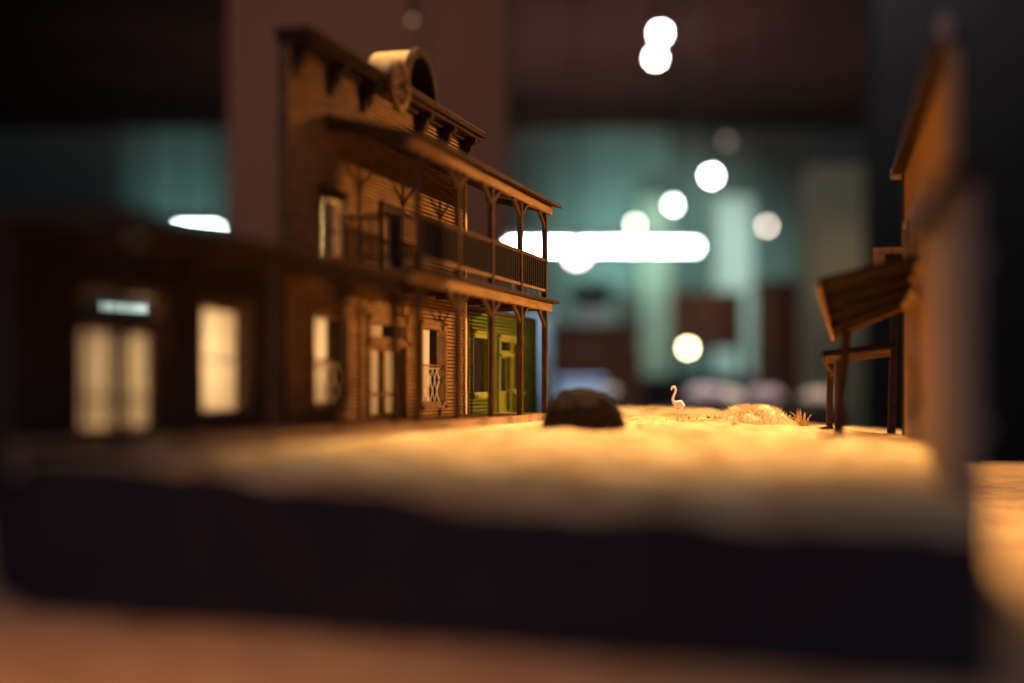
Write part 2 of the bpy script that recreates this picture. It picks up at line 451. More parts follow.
mb = MB(); mb.prism([(hx+(R0+.0003)*math.cos(math.pi*k/24), hz+(R0+.0003)*math.sin(math.pi*k/24)) for k in range(25)], lambda u,w: (u,.008,w), lambda u,w: (u,.011,w)); mb.build('hood_back', 'ebony_shade', sal)  # hood back coloured black for the shade inside
mb = MB(); ring(mb, hx, hz, R0-.0006, R0-.0001, -.0145, .008); mb.build('hood_shade_lining', 'ebony_shade', sal)  # added black lining paints shade inside the hood
# wagon wheel
wc = (LX(.803,D0), -.0172, LZ(CT)-.0035)
wr = thing('wagon_wheel', 'small dark spoked wagon wheel mounted on the saloon cornice below its arch', 'wheel')
wr.matrix_world = Matrix.Translation((LEFT_A+LEFT_B*D0, D0, zv(-33))) @ Matrix.Rotation(ANG,4,'Z') @ Matrix.Translation(wc)
wr.location = wr.matrix_world.translation; wr.rotation_euler = (0,0,ANG)
RW = .0142
mb = MB(); ring(mb, 0, 0, RW-.0021, RW, -.0012, .0022, 0, 2*math.pi, 40); mb.build('rim', 'trim', wr, bevel=.0002)
MB().tube([(0,-.0028,0),(0,.0022,0)], .0026, 16).build('hub', 'dark', wr)
for k in range(10):
    a = 2*math.pi*k/10
    MB().tube([(.0022*math.cos(a),0,.0022*math.sin(a)), ((RW-.0018)*math.cos(a),0,(RW-.0018)*math.sin(a))], [.0010,.0007], 6).build('spoke', 'trim', wr)

# veranda of the saloon
PD = [.737, .803, .869, .935, 1.0]
px_ = [LX(posts_line(d), D0) for d in PD]
VE0 = LX(.735, D0); VE1 = LX(1.0124+.016, D0)
def post(x, z0, z1, m, root, w=.0034, y=-OFFP, name='post'):
    mb = MB(); mb.box(x-w/2, x+w/2, y-w/2, y+w/2, z0, z1)
    return mb.build(name, m, root, bevel=.0003)
def brace(root, x, z1, sg, m, L=.019, y=-OFFP, drop=.0125):
    mb = MB(); N = 6; pts = []
    for k in range(N+1):
        t = k/N
        pts.append(Vector((x+sg*(L*t**1.25), y, z1-drop*(1-t**.9))))
    for k in range(N): mb.bar(pts[k], pts[k+1], .0022, .0019, (0,1,0))
    return mb.build('brace', m, root)
mats_ = ['post','post','post','post','post']
for i, x in enumerate(px_):
    post(x, LZ(-27), LZ(76), 'post', sal, .0036, name='lower_post')
    post(x, LZ(85), LZ(174), 'post', sal, .0034, name='upper_post')
    for sg in (1,-1):
        if not (i == 0 and sg == -1) and not (i == 4 and sg == 1):
            brace(sal, x, LZ(76), sg, 'post'); brace(sal, x, LZ(174), sg, 'post')
MB().box(VE0, VE1, -OFFP-.007, 0-.0007, LZ(84), LZ(87)).build('balcony_floor', 'dark', sal, bevel=.0003)
MB().box(VE0+.003, VE1-.003, -OFFP-.0022, -OFFP+.0022, LZ(76), LZ(84)).build('balcony_beam', 'fascia', sal, bevel=.0003)
MB().box(VE0+.002, VE1-.002, -OFFP-.002, -OFFP+.002, LZ(174), LZ(182)).build('roof_beam', 'fascia', sal, bevel=.0003)
for xx in (VE0+.004, VE1-.006):
    MB().box(xx, xx+.003, -OFFP+.0022, -.0007, LZ(77), LZ(84)).build('side_beam', 'post', sal)
    MB().hexa([(xx,-OFFP+.002,LZ(176)),(xx+.003,-OFFP+.002,LZ(176)),(xx+.003,-.0007,LZ(190)),(xx,-.0007,LZ(190)),
               (xx,-OFFP+.002,LZ(182)),(xx+.003,-OFFP+.002,LZ(182)),(xx+.003,-.0007,LZ(196)),(xx,-.0007,LZ(196))]).build('rafter', 'post', sal)
# joists below the balcony
for k in range(9):
    xx = VE0+.02+(VE1-VE0-.04)*k/8
    MB().box(xx-.001, xx+.001, -OFFP+.0022, -.0007, LZ(80), LZ(84)).build('joist', 'dark', sal)
mb = MB(); nr = 9
for k in range(nr):   # overlapping roof boards
    ya = -OFFP-.0085+(OFFP+.0078)*k/nr; yb = ya+(OFFP+.0078)/nr+.0012
    f = lambda y: LZ(181)+(y+OFFP+.0085)/(OFFP+.0085)*(LZ(199)-LZ(181))
    yb = min(yb, -.0007)
    mb.hexa([(VE0-.002,ya,f(ya)),(VE1+.002,ya,f(ya)),(VE1+.002,yb,f(yb)),(VE0-.002,yb,f(yb)),
             (VE0-.002,ya,f(ya)+.0018),(VE1+.002,ya,f(ya)+.0018),(VE1+.002,yb,f(yb)+.0008),(VE0-.002,yb,f(yb)+.0008)])
mb.build('veranda_roof', 'roof', sal)
# railings
MB().box(px_[0], px_[-1], -OFFP-.001, -OFFP+.001, LZ(125), LZ(128)).build('top_rail', 'post', sal)
MB().box(px_[0], px_[-1], -OFFP-.001, -OFFP+.001, LZ(95), LZ(97.5)).build('bottom_rail', 'fascia', sal)
for i in range(4):
    nb = 13
    for k in range(1, nb):
        x = px_[i]+(px_[i+1]-px_[i])*k/nb
        MB().box(x-.0015, x+.0015, -OFFP-.0005, -OFFP+.0006, LZ(97.5), LZ(125)).build('baluster', 'ebony_shade', sal)
    for k in (3, 8):
        x = px_[i]+(px_[i+1]-px_[i])*k/11
        MB().box(x-.0006, x+.0006, -OFFP-.0005, -OFFP+.0005, LZ(87), LZ(95)).build('rail_foot', 'fascia', sal)
xe = px_[0]
for z0, z1, nm in ((125,128,'top_rail'),(95,97.5,'bottom_rail')):
    MB().box(xe-.001, xe+.001, -OFFP+.001, -.0007, LZ(z0), LZ(z1)).build(nm, 'post', sal)
for k in range(1, 9):
    y = -OFFP*k/9
    MB().box(xe-.0005, xe+.0005, y-.0008, y+.0008, LZ(97.5), LZ(125)).build('baluster', 'post', sal)
# unseen point lights added behind the curtains to make them glow
def glow_fill(name, loc, w, col=(1,.62,.28), r=.006):
    l = bpy.data.lights.new(name, 'POINT'); l.energy = w; l.color = col; l.shadow_soft_size = r
    o = bpy.data.objects.new(name, l); C.objects.link(o); o.location = loc; return o
def loc_at(root, x, y, z):
    return Matrix.Translation(root.location) @ Matrix.Rotation(root.rotation_euler.z,4,'Z') @ Vector((x,y,z))
glow_fill('saloon_glow_fill', loc_at(sal, LX(.76,D0), .04, LZ(30)), .16)
glow_fill('saloon_glow_fill_upper', loc_at(sal, LX(.75,D0), .035, LZ(118)), 1.1)  # added behind the false front to light the upper curtains
glow_fill('saloon_glow_fill_far', loc_at(sal, LX(.89,D0), .04, LZ(30)), .16)

# ---- green house
D0 = .9765; DE2 = 1.16; W2 = LX(DE2, D0)
gh = froot('green_house', 'low olive green clapboard model house past the saloon corner', 'model building', D0)
GW = [(.990,1.026,-6,50), (1.091,1.113,-3,49), (1.056,1.084,-28,34), (1.056,1.084,38,49)]
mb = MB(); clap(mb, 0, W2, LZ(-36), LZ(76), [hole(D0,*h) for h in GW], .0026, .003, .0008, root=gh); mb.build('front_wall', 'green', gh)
window(gh, D0, *GW[0], 'greentrim', None, rows=1)
window(gh, D0, *GW[1], 'greentrim', None, rows=1)
window(gh, D0, *GW[3], 'greentrim', None, rows=1, name='transom')
door(gh, D0, *GW[2], 'greentrim', leaves=1)
MB().box(-.0005, .003, -.002, .003, LZ(-36), LZ(77)).build('corner_board', 'dark', gh)
MB().box(W2-.002, W2+.0015, -.002, .003, LZ(-36), LZ(77)).build('corner_board', 'green', gh)
mb = MB(); mb.box(W2-.003, W2, .003, .008, LZ(-36), LZ(75)); mb.box(W2-.003, W2, .060, .065, LZ(-36), LZ(75)); mb.box(W2-.003, W2, .008, .060, LZ(62), LZ(75))
mb.build('end_frame', 'green', gh)
MB().box(0, W2, .062, .065, LZ(-36), LZ(75)).build('rear_wall', 'green', gh)
MB().box(-.001, W2+.002, -.0016, .067, LZ(76), LZ(79)).build('roof', 'roof', gh)

# ---- near store
D0 = .478; W3 = LX(.688, D0)
st = froot('store', 'dark blurred single storey model store nearest the lens with lit door', 'model building', D0)
NW = [(.605,.650,-15,49), (.5166,.574,-28,32), (.5166,.574,37,50)]
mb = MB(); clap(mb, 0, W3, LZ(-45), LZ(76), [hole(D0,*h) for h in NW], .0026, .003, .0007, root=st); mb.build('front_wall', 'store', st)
window(st, D0, *NW[0], 'storetrim', (0,.98,'lace'), False, rows=2, label='window glowing behind cream curtain')
window(st, D0, *NW[2], 'storetrim', None, rows=1, name='transom')
door(st, D0, *NW[1], 'storetrim', curt='full')
mb = MB(); xa_, xb_ = LX(.5166,D0), LX(.574,D0)
for t in (.10,.19,.30,.42,.60,.70,.83,.92): mb.box(xa_+(xb_-xa_)*t-.0009, xa_+(xb_-xa_)*t+.0009, .0031, .0037, LZ(-27), LZ(31.5))
mb.build('pleat_shade_strips', 'dark', st)  # dark strips stand in for shaded folds of the door curtain
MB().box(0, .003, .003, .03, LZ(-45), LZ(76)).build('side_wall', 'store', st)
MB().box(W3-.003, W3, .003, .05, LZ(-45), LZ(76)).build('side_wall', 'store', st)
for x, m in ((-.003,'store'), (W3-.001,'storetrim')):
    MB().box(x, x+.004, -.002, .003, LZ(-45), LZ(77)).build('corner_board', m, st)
MB().hexa([(-.003,-.001,LZ(76)),(W3+.001,-.001,LZ(76)),(W3+.001,.05,LZ(76)),(-.003,.032,LZ(76)),
           (-.003,-.001,LZ(80)),(W3+.001,-.001,LZ(80)),(W3+.001,.05,LZ(80)),(-.003,.032,LZ(80))]).build('roof', 'roof', st)
PX1 = LX(.716, D0)
MB().box(-.02, PX1, -OFFP-.008, -.001, LZ(76.5), LZ(79.5)).build('porch_roof', 'roof', st, bevel=.0004)
MB().box(-.018, PX1-.001, -OFFP-.0025, -OFFP+.0025, LZ(68), LZ(76.5)).build('porch_beam', 'dark', st, bevel=.0003)
for d in (.426+.03,.496,.566,.636,.703):
    x = LX(posts_line(d), D0)
    o = post(x, LZ(-27), LZ(68), 'storetrim' if d in (.566,) else 'dark', st, .0036, name='porch_post')  # one post in lighter wood imitates the light on it
    if d == .566: o['label'] = 'porch post with light painted in as lighter tan'
    brace(st, x, LZ(68), 1, 'dark'); brace(st, x, LZ(68), -1, 'dark')
glow_fill('store_glow_fill', loc_at(st, LX(.62,D0), .035, LZ(20)), .15, (1,.66,.34))  # unseen fill lights added behind the store curtains
glow_fill('store_glow_fill_near', loc_at(st, LX(.55,D0), .035, LZ(10)), .10, (1,.66,.34))

# ---- boardwalk: planks on two runners
D0 = .470; bw = froot('boardwalk', 'narrow plank sidewalk running along the left shopfronts', 'boardwalk', D0)
WB = LX(1.0124+.012, D0)
mb = MB(); x = 0; k = 0
while x < WB:
    w = .0052
    mb.box(x, min(x+w-.0004, WB), -OFFP-.0045, -.0045, LZ(-28), LZ(-26)-random.uniform(0,.0003)); x += w
mb.build('planks', 'tan', bw)
for y in (-OFFP-.003, -.008):
    MB().box(0, WB, y-.0012, y+.0012, LZ(-42), LZ(-28)).build('runner', 'plank', bw)

# ------------------------------------------------------------------ right row
ANR = math.atan2(1, RB)
def rroot(name, label, cat, D0, v=-46, off=0):
    nx, ny = -1/CR, RB/CR
    return thing(name, label, cat, (RX0+RB*D0+nx*off, D0+ny*off, zv(v)), ANR)
def RXL(D, D0): return (D-D0)*CR
D0 = .55; DEr = .88; WR = RXL(DEr, D0)
def RZ(v, vb=-46): return (v-vb)/F
th = rroot('boarding_house', 'tall orange brown false front on the right with sloping porch roof', 'model building', D0)
# street face looks to +y
RWN = [(.83,.855,85,135), (.755,.78,85,135), (.68,.71,85,135)]
mb = MB()
hs = [(RXL(a,D0), RXL(b,D0), RZ(c), RZ(d)) for a,b,c,d in RWN]
rows = 90; z0, z1 = RZ(-52), RZ(188); pit = (z1-z0)/rows
for r in range(rows):
    a = z0+r*pit; b = a+pit; mid = (a+b)/2; x = 0; segs = []
    for h in sorted(h for h in hs if h[2] < mid < h[3]):
        segs.append((x, h[0])); x = h[1]
    segs.append((x, WR))
    for p, q in segs:
        mb.hexa([(p,-.003,a),(q,-.003,a),(q,.0008,a),(p,.0008,a),(p,-.003,b),(q,-.003,b),(q,.0001,b),(p,.0001,b)])
mb.build('front_wall', 'tan', th)
for h in hs:
    mb = MB(); f = .0025
    mb.box(h[0]-f, h[0], -.003, .0025, h[2]-f, h[3]+f); mb.box(h[1], h[1]+f, -.003, .0025, h[2]-f, h[3]+f)
    mb.box(h[0], h[1], -.003, .0025, h[3], h[3]+f); mb.box(h[0], h[1], -.003, .0035, h[2]-f, h[2]); mb.box(h[0], h[1], -.002, 0, (h[2]+h[3])/2-.0006, (h[2]+h[3])/2+.0006)
    w = mb.build('window', 'tan', th)
    MB().box(h[0], h[1], -.0026, -.0018, h[2], h[3]).build('dark_opening_panel', 'ebony_shade', w)  # added black panel stands in for darkness inside the window
MB().box(-.004, WR+.004, -.004, .008, RZ(188), RZ(192)).build('cornice', 'dark', th, bevel=.0003)
MB().box(WR+.002, WR+.0045, -.001, .0085, RZ(184), RZ(192.5)).build('lit_cornice_end', 'gold', th)  # gold end piece paints the light on the cornice tip
MB().box(-.002, .004, -.003, .003, RZ(-52), RZ(188)).build('corner_board', 'tan', th, bevel=.0003)
MB().box(WR-.002, WR+.001, -.006, .002, RZ(-52), RZ(187)).build('corner_board', 'dark', th, bevel=.0003)
MB().tube([(-.001,.003,RZ(188)),(-.001,.003,RZ(206))], [.004,.0015], 10).build('finial', 'plank', th)
# projecting sign box near the far corner (px 875..908, y 252..278)
mb = MB()
xs = WR-.012
mb.box(xs, xs+.003, .001, .0195, RZ(116), RZ(121)); mb.box(xs, xs+.003, .0125, .0195, RZ(98), RZ(116))
mb.build('hanging_sign', 'tan', th, bevel=.0003)
MB().box(xs+.0008, xs+.0022, .003, .0125, RZ(97), RZ(116)).build('sign_panel', 'dark', th)
# sloping porch roof: corners given in place, then moved to the building frame
inv = (Matrix.Translation(th.location) @ Matrix.Rotation(ANR,4,'Z')).inverted()
def slab(corners, t):
    p = [inv @ Vector(c) for c in corners]
    n = (p[1]-p[0]).cross(p[3]-p[0]).normalized()
    if n.z < 0: n = -n
    return [q for q in p]+[q+n*t for q in p]
A = at(833,336,.875); B = at(818,283,.74); Cw = at(905,306,.875); Dw = at(919,258,.74)
Ax = slab([A, Cw, Dw, B], .0025)
MB().hexa(Ax).build('porch_roof', 'tarroof', th)
lA, lB, lC, lD = Ax[0], Ax[3], Ax[1], Ax[2]
mb = MB(); mb.bar(lA-Vector((0,0,.001)), lB-Vector((0,0,.001)), .002, .004); mb.build('eave_board', 'tan', th)
mb = MB(); mb.bar(lA-Vector((0,0,.001)), lC-Vector((0,0,.001)), .002, .0032); mb.build('barge_board', 'fascia', th)
for t in (.25,.5,.75):
    MB().bar(lA.lerp(lB,t)-Vector((0,0,.0012)), lC.lerp(lD,t)-Vector((0,0,.0012)), .0018, .0022).build('rafter', 'dark', th)
pa = inv @ at(848,331,.83); gb = at(837,440,.83); gb.z = gz(gb.x, gb.y)-.001; pb = inv @ gb
MB().bar(pb, pa, .0042, .0042).build('porch_post', 'dark', th)
q = at(846,300,.765); gq = Vector((q.x-.003, q.y, gz(q.x-.003, q.y)-.001))
MB().bar(inv @ gq, inv @ q, .004, .004).build('porch_post', 'dark', th)
MB().bar((RXL(.7,D0),.004,RZ(64)), (RXL(.80,D0),.004,RZ(64)), .005, .004).build('ledger', 'tan', th)
# small porch behind
pr = thing('porch', 'small far porch with thin dark roof on slim posts right of the grass', 'porch', at(858,440,.95))
def rel(px, py, D): return at(px,py,D)-pr.location
def pslab(mb, pts, t):
    p = [Vector(x) for x in pts]; mb.hexa(p+[x+Vector((0,0,t)) for x in p])
mb = MB(); pslab(mb, [rel(820,357,.96), rel(897,350,.96), rel(897,347,.90), rel(823,356,.90)], .0032); mb.build('roof', 'ebony_shade', pr)
mb = MB(); mb.bar(rel(827,360,.93), rel(896,352,.93), .003, .0052); mb.build('beam', 'fascia', pr)
for a, b, D in ((830.5,829,.96),(839,838,.91)):
    MB().bar(rel(b,434,D), rel(a,360,D), .0036, .0036).build('post', 'post', pr)
MB().bar(rel(891,440,.93), rel(895,302,.93), .0045, .0045).build('corner_post', 'dark', pr)
for dx in (-1,):
    MB().bar(rel(831,372,.955), rel(824,360,.955), .0018, .0018).build('brace', 'fascia', pr)
    MB().bar(rel(831,376,.955), rel(840,359,.955), .0018, .0018).build('brace', 'fascia', pr)
mb = MB(); pslab(mb, [rel(822,434,.97), rel(893,438,.97), rel(893,443,.91), rel(826,440,.91)], .0022); mb.build('deck', 'plank', pr, bevel=.0002)
MB().bar(rel(845,436.5,.90), rel(873,438,.90), .003, .0016).build('step', 'tan', pr)
MB().bar(rel(818,430,.95), rel(832,428,.95), .006, .003).build('footing', 'dark', pr)
# near plank false front
D0 = .408; nf = rroot('plank_shopfront', 'weathered tan plank false front standing closest on the right, very blurred', 'model building', D0, -50, .008)
WN = RXL(.545, D0)
mb = MB(); x = 0
while x < WN-.001:
    w = .0075; mb.box(x, min(x+w-.0005, WN), -.003, .001+random.uniform(0,.0005), RZ(-58,-50), RZ(84,-50)+random.uniform(-.001,.001)); x += w
mb.build('planks', 'plank', nf)
MB().box(-.004, WN+.003, -.004, .008, RZ(84,-50), RZ(90,-50)).build('eave', 'dark', nf, bevel=.0003)
for z in (-20, 50):
    MB().box(0, WN, -.0055, -.003, RZ(z,-50), RZ(z+6,-50)).build('batten', 'plank', nf)

# ------------------------------------------------------------------ small things on the street
def on(px, D, dz=0):
    X = (px-512)/F*D
    return Vector((X, D, gz(X, D)+dz))
# flamingo (faces left)
fl = on(679, 1.0)
s = 1/F
chain = [ # px offsets (x right, z up from ground), radius px
 ((1.2,13.5),1.6), ((-2,13),4.0), ((-.2,15),4.6), ((3.6,15.2),3.4), ((6,14.2),1.2)]
bm_ = bmesh.new()
def V(x, z, y=0): return bm_.verts.new((x*s, y*s, z*s))
b0 = V(0,16); b1 = V(3.2,15.6); b2 = V(6.2,14.2); b3 = V(-3.2,15.8)
n = [V(-5.6,18.0), V(-6.4,21), V(-5.2,24.5), V(-3.6,28), V(-3.2,31), V(-4.4,33.2), V(-6.4,33.2), V(-7.6,31.2), V(-7.6,29.4)]
l1 = [V(-.6,12.5,-1.5), V(-1.0,6.5,-1.5), V(-1.2,.3,-1.5), V(-3.4,-.1,-1.5)]
l2 = [V(2.6,12.5,1.5), V(4.0,6.5,1.5), V(4.8,.3,1.5), V(2.6,-.1,1.5)]
E = [(b0,b1),(b1,b2),(b0,b3),(b3,n[0])]+list(zip(n,n[1:]))+[(b0,l1[0]),(b1,l2[0])]+list(zip(l1,l1[1:]))+list(zip(l2,l2[1:]))
for e in E: bm_.edges.new(e)
bm_.verts.index_update()
rad = {b0:4.6,b1:4.0,b2:1.0,b3:3.6}
for v, r in zip(n, (1.9,1.35,1.15,1.1,1.15,1.7,1.7,1.0,.4)): rad[v] = r
for L_ in (l1, l2):
    for v, r in zip(L_, (1.1,.75,.7,.45)): rad[v] = r
rads = [rad[v] for v in bm_.verts]
me = bpy.data.meshes.new('flamingo'); bm_.to_mesh(me); bm_.free(); me.materials.append(M['flam'])
fo = bpy.data.objects.new('flamingo', me); C.objects.link(fo); fo.location = fl+Vector((0,0,.0002))
sk = fo.modifiers.new('skin', 'SKIN'); sk.use_smooth_shade = True
for i, r in enumerate(rads): me.skin_vertices[0].data[i].radius = (r*s, r*s)
me.skin_vertices[0].data[0].use_root = True
sb = fo.modifiers.new('sub', 'SUBSURF'); sb.levels = sb.render_levels = 2
tag(fo, 'tiny pale pink flamingo standing upright on the sand street', 'flamingo')
# boulder
bl = on(583, .77)
mb = MB(); bmesh.ops.create_icosphere(mb.bm, subdivisions=5, radius=1)
for v in mb.bm.verts:
    p = v.co.copy(); k = 1+.10*noise.noise(p*1.6+Vector((3,1,2)))+.05*noise.noise(p*5)+.022*noise.noise(p*16)
    zz = p.z*k
    v.co = Vector((p.x*k*.0222*(1 if p.z > 0 else .98), p.y*k*.018, zz*.0262 if zz > 0 else zz*.004))
o = mb.build('boulder', 'rock', None, True); o.location = bl-Vector((0,0,.0008))
tag(o, 'dark rounded boulder on the sand left of the flamingo', 'boulder')
# straw mound and tufts
def tuft(name, px, D, n, w, h, m, label, th=.0002, spread=.9, wid=(1,.6), group=None, arch=.2):
    base = on(px, D); root = base
    mb = MB()
    for k in range(n):
        a = random.uniform(0, 6.28); rr = w*math.sqrt(random.random())
        x, y = rr*math.cos(a)*wid[0], rr*math.sin(a)*wid[1]
        hh = h*random.uniform(.5,1)*(1-.45*(rr/w)**2)
        t = random.uniform(.1, spread)*hh; a2 = a+random.uniform(-.8,.8)
        gzz = gz(base.x+x, base.y+y)-base.z-.0008
        p0 = Vector((x, y, gzz)); p2 = p0+Vector((t*math.cos(a2), t*math.sin(a2), hh)); p1 = p0.lerp(p2,.5)+Vector((0,0,hh*arch))
        mb.tube([p0,p1,p2], [th, th*.8, th*.2], 4, False)
    o = mb.build(name, m, None); o.location = base
    tag(o, label, 'dry grass', 'dry grass tufts on the street')
    return o
def mound(px, D, w, dpt, h, label):
    base = on(px, D)
    mb = MB(); nu, nv = 72, 24; c = mb.bm.verts.new((0,0,h)); prev = None
    rings = []
    for j in range(1, nv+1):
        r = j/nv; row = []
        for i in range(nu):
            a = 2*math.pi*i/nu; x, y = math.cos(a)*r*w, math.sin(a)*r*dpt
            g_ = gz(base.x+x, base.y+y)-base.z
            hh = h*(1-r**3)*(.82+.35*noise.noise(Vector((x*110,y*110,px+.4))))+.0009*noise.noise(Vector((x*700,y*700,1)))*(1-r**4)
            row.append(mb.bm.verts.new((x, y, g_+hh-(.001 if j == nv else 0))))
        rings.append(row)
    for i in range(nu): mb.bm.faces.new([c, rings[0][i], rings[0][(i+1)%nu]])
    for j in range(nv-1):
        for i in range(nu): mb.bm.faces.new([rings[j][i], rings[j+1][i], rings[j+1][(i+1)%nu], rings[j][(i+1)%nu]])
    root = thing('straw_mound', label, 'straw mound', base)
    mb.build('mound', 'straw', root, True)
    f = MB()
    for k in range(1900):
        a = random.uniform(0,6.28); r = random.random()**.5*.98
        x, y = math.cos(a)*r*w, math.sin(a)*r*dpt
        z = gz(base.x+x, base.y+y)-base.z+h*(1-r**3)*.82
        hh = random.uniform(.0014,.0045); b = random.uniform(0,6.28); t = random.uniform(.2,1.2)*hh
        p0 = Vector((x,y,z-.001)); p2 = p0+Vector((t*math.cos(b), t*math.sin(b), hh)); f.tube([p0, p0.lerp(p2,.5)+Vector((0,0,.0004)), p2], [.00016,.00013,.00004], 4, False)
    f.build('straw_fibres', 'straw', root)['kind'] = 'stuff'
mound(757, .98, .0275, .020, .0125, 'low mound of pale straw right of the flamingo')
tuft('grass_tuft', 803, .955, 20, .0028, .0165, 'sprig', 'golden branching sprig at the right end of the straw mound', .00042, .9, (1,1))
tuft('grass_tuft', 713, 1.02, 26, .004, .0055, 'twig', 'short brown tuft at the left end of the straw mound', .00022, 1.2)
tuft('grass_tuft', 693, 1.02, 10, .004, .0042, 'twig', 'sparse thin twigs just right of the flamingo', .00018, 1.5)
tuft('grass_tuft', 700, .70, 200, .016, .004, 'straw', 'blurred straw clump in the middle of the street', .0003, 1.2)
# pebbles, each a thing
pebs = [(640,.80,.0022,'tan pebble behind the boulder'),(735,.86,.0026,'tan pebble in front of the straw mound'),(770,.84,.0018,'small tan pebble nearer the right porch')]
for i, (px, D, r, lb) in enumerate(pebs):
    b = on(px, D); mb = MB(); bmesh.ops.create_icosphere(mb.bm, subdivisions=3, radius=r)
    for v in mb.bm.verts: v.co *= 1+.25*noise.noise(v.co*500+Vector((i,0,0))); v.co.z *= .7
    o = mb.build('pebble', 'plank', None, True); o.location = b+Vector((0,0,r*.3)); tag(o, lb, 'pebble', 'pebbles on the street')

# ------------------------------------------------------------------ the room
RH = 3.05; YB = 12.0
def struct(o): o['kind'] = 'structure'; return o
struct(MB().box(-7, 7, -3, YB+.2, -.1, 0).build('floor', 'floorm'))
struct(MB().box(-7, 7, 2.2, YB+.2, RH, RH+.1).build('ceiling', 'ceilm'))
struct(MB().box(-7, 7, YB, YB+.2, 0, RH).build('wall_back', 'wallteal'))
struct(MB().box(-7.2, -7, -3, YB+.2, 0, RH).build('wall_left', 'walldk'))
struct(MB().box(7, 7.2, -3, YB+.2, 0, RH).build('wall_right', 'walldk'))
def wbox(px0, px1, py0, py1, D, depth, m, name, parent=None, bevel=.01):
    a = at(px0, py1, D); b = at(px1, py0, D)
    return MB().box(a.x, b.x, D, D+depth, a.z, b.z).build(name, m, parent, bevel=bevel)
# broad rust pillar
a = at(226, 0, 3.0); b = at(507, 0, 3.0)
o = MB().box(a.x, b.x, 3.0, 3.5, 0, RH).build('pillar', 'pillar', None, bevel=.01); tag(o, 'broad rust brown pillar standing behind the saloon', 'pillar')
# right hand dark partition and beige column
a = at(812,0,6.5); b = at(872,0,6.5)
o = MB().box(a.x, b.x, 6.5, 6.8, 0, zv(0)+(HY-165)/F*6.5).build('column', 'beige', None, bevel=.01); tag(o, 'dim beige column behind the right porch', 'column')
a = at(875,0,5.0); b = at(1100,0,5.0)
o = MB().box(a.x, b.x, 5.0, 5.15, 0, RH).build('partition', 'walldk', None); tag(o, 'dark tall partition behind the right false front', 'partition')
# pale pilasters on the back wall
for px0, px1, m, lb in ((640,672,'pale','pale green pilaster on the back wall under the long lamp'), (716,752,'white','whitish pilaster on the back wall right of the lamps')):
    a = at(px0,0,11.8); b = at(px1,0,11.8)
    o = MB().box(a.x, b.x, 11.75, 11.95, 0, RH-.6).build('pilaster', m, None); tag(o, lb, 'pilaster', 'pilasters on the back wall')
# pendant lamps
EM = {}
def pendant(px, py, D, rpx, col, e, label):
    c = at(px, py, D); r = rpx*D/F
    t = thing('pendant_lamp', label, 'lamp', c, 0, 'pendant lamps hanging across the dark room')
    mb = MB(); bmesh.ops.create_uvsphere(mb.bm, u_segments=20, v_segments=12, radius=r)
    mb.build('globe', emit('globe glow', col, e), t, True)
    MB().lathe([(r*.5,r*.85),(r*.45,r*1.3),(r*.15,r*1.5)], seg=16).build('cap', 'metal', t)
    MB().tube([(0,0,r*1.45),(0,0,RH-c.z)], .006, 6).build('cord', 'blackw', t)
Wm = (1,.96,.86); Cw_ = (.90,1,.97)
pendant(660.5, 33, 6.0, 5.0, Wm, 70, 'upper of two overlapping white lamps at the top')
pendant(655.5, 58, 6.6, 4.5, Wm, 60, 'lower of two overlapping white lamps at the top')
pendant(711.5, 176, 8.0, 4.0, Cw_, 60, 'bright white lamp highest of the row stepping down to the long lamp')
pendant(673.5, 205, 9.0, 2.8, Cw_, 38, 'white lamp between the bright white lamp and the cream one')
pendant(635, 225, 10.0, 2.6, (1,.90,.76), 24, 'cream lamp touching the top of the long lamp')
pendant(767, 226, 8.5, 2.6, (1,.84,.72), 18, 'dimmer cream lamp hanging by itself on the right')
pendant(727, 141, 8.2, 2.5, (1,.8,.7), 1.2, 'very faint lamp above the bright white one')
pendant(412, 20, 2.7, 2.5, (1,.55,.35), .7, 'faint reddish lamp in front of the rust pillar')
pendant(688, 348, 5.5, 4.2, (1,.84,.42), 34, 'low yellow lamp straight above the flamingo')
pendant(577, 254, 7.0, 9, (1,.93,.85), 14, 'wide soft lamp under the left end of the long lamp')
# long fluorescent fixtures
def tube_light(px0, px1, py0, py1, D, col, e, label, hang=True):
    a = at(px0, py1, D); b = at(px1, py0, D); c = (a+b)/2
    t = thing('tube_lamp', label, 'lamp', c, 0, 'tube lamps hanging in the room')
    hw = (b.x-a.x)/2; hh = (b.z-a.z)/2
    MB().tube([(-hw,0,0),(hw,0,0)], hh, 16).build('tube', emit('tube glow', col, e), t, True)
    MB().box(-hw-.02, hw+.02, -.04, .04, hh, hh+.05).build('housing', 'metal', t, bevel=.005)
    for x in (-hw*.8, hw*.8): MB().tube([(x,0,hh+.05),(x,0,RH-c.z)], .006, 6).build('cord', 'blackw', t)
tube_light(495, 697, 244, 250, 7.5, (.86,1,.98), 32, 'long bright white tube lamp across the middle of the room')
tube_light(178, 218, 227, 234, 7.0, (.75,1,.96), 22, 'short teal white tube lamp above the dark store roof')
tube_light(108, 154, 301, 315, 6.0, (.75,1,.96), 1.6, 'pale tube lamp seen through the store transom')
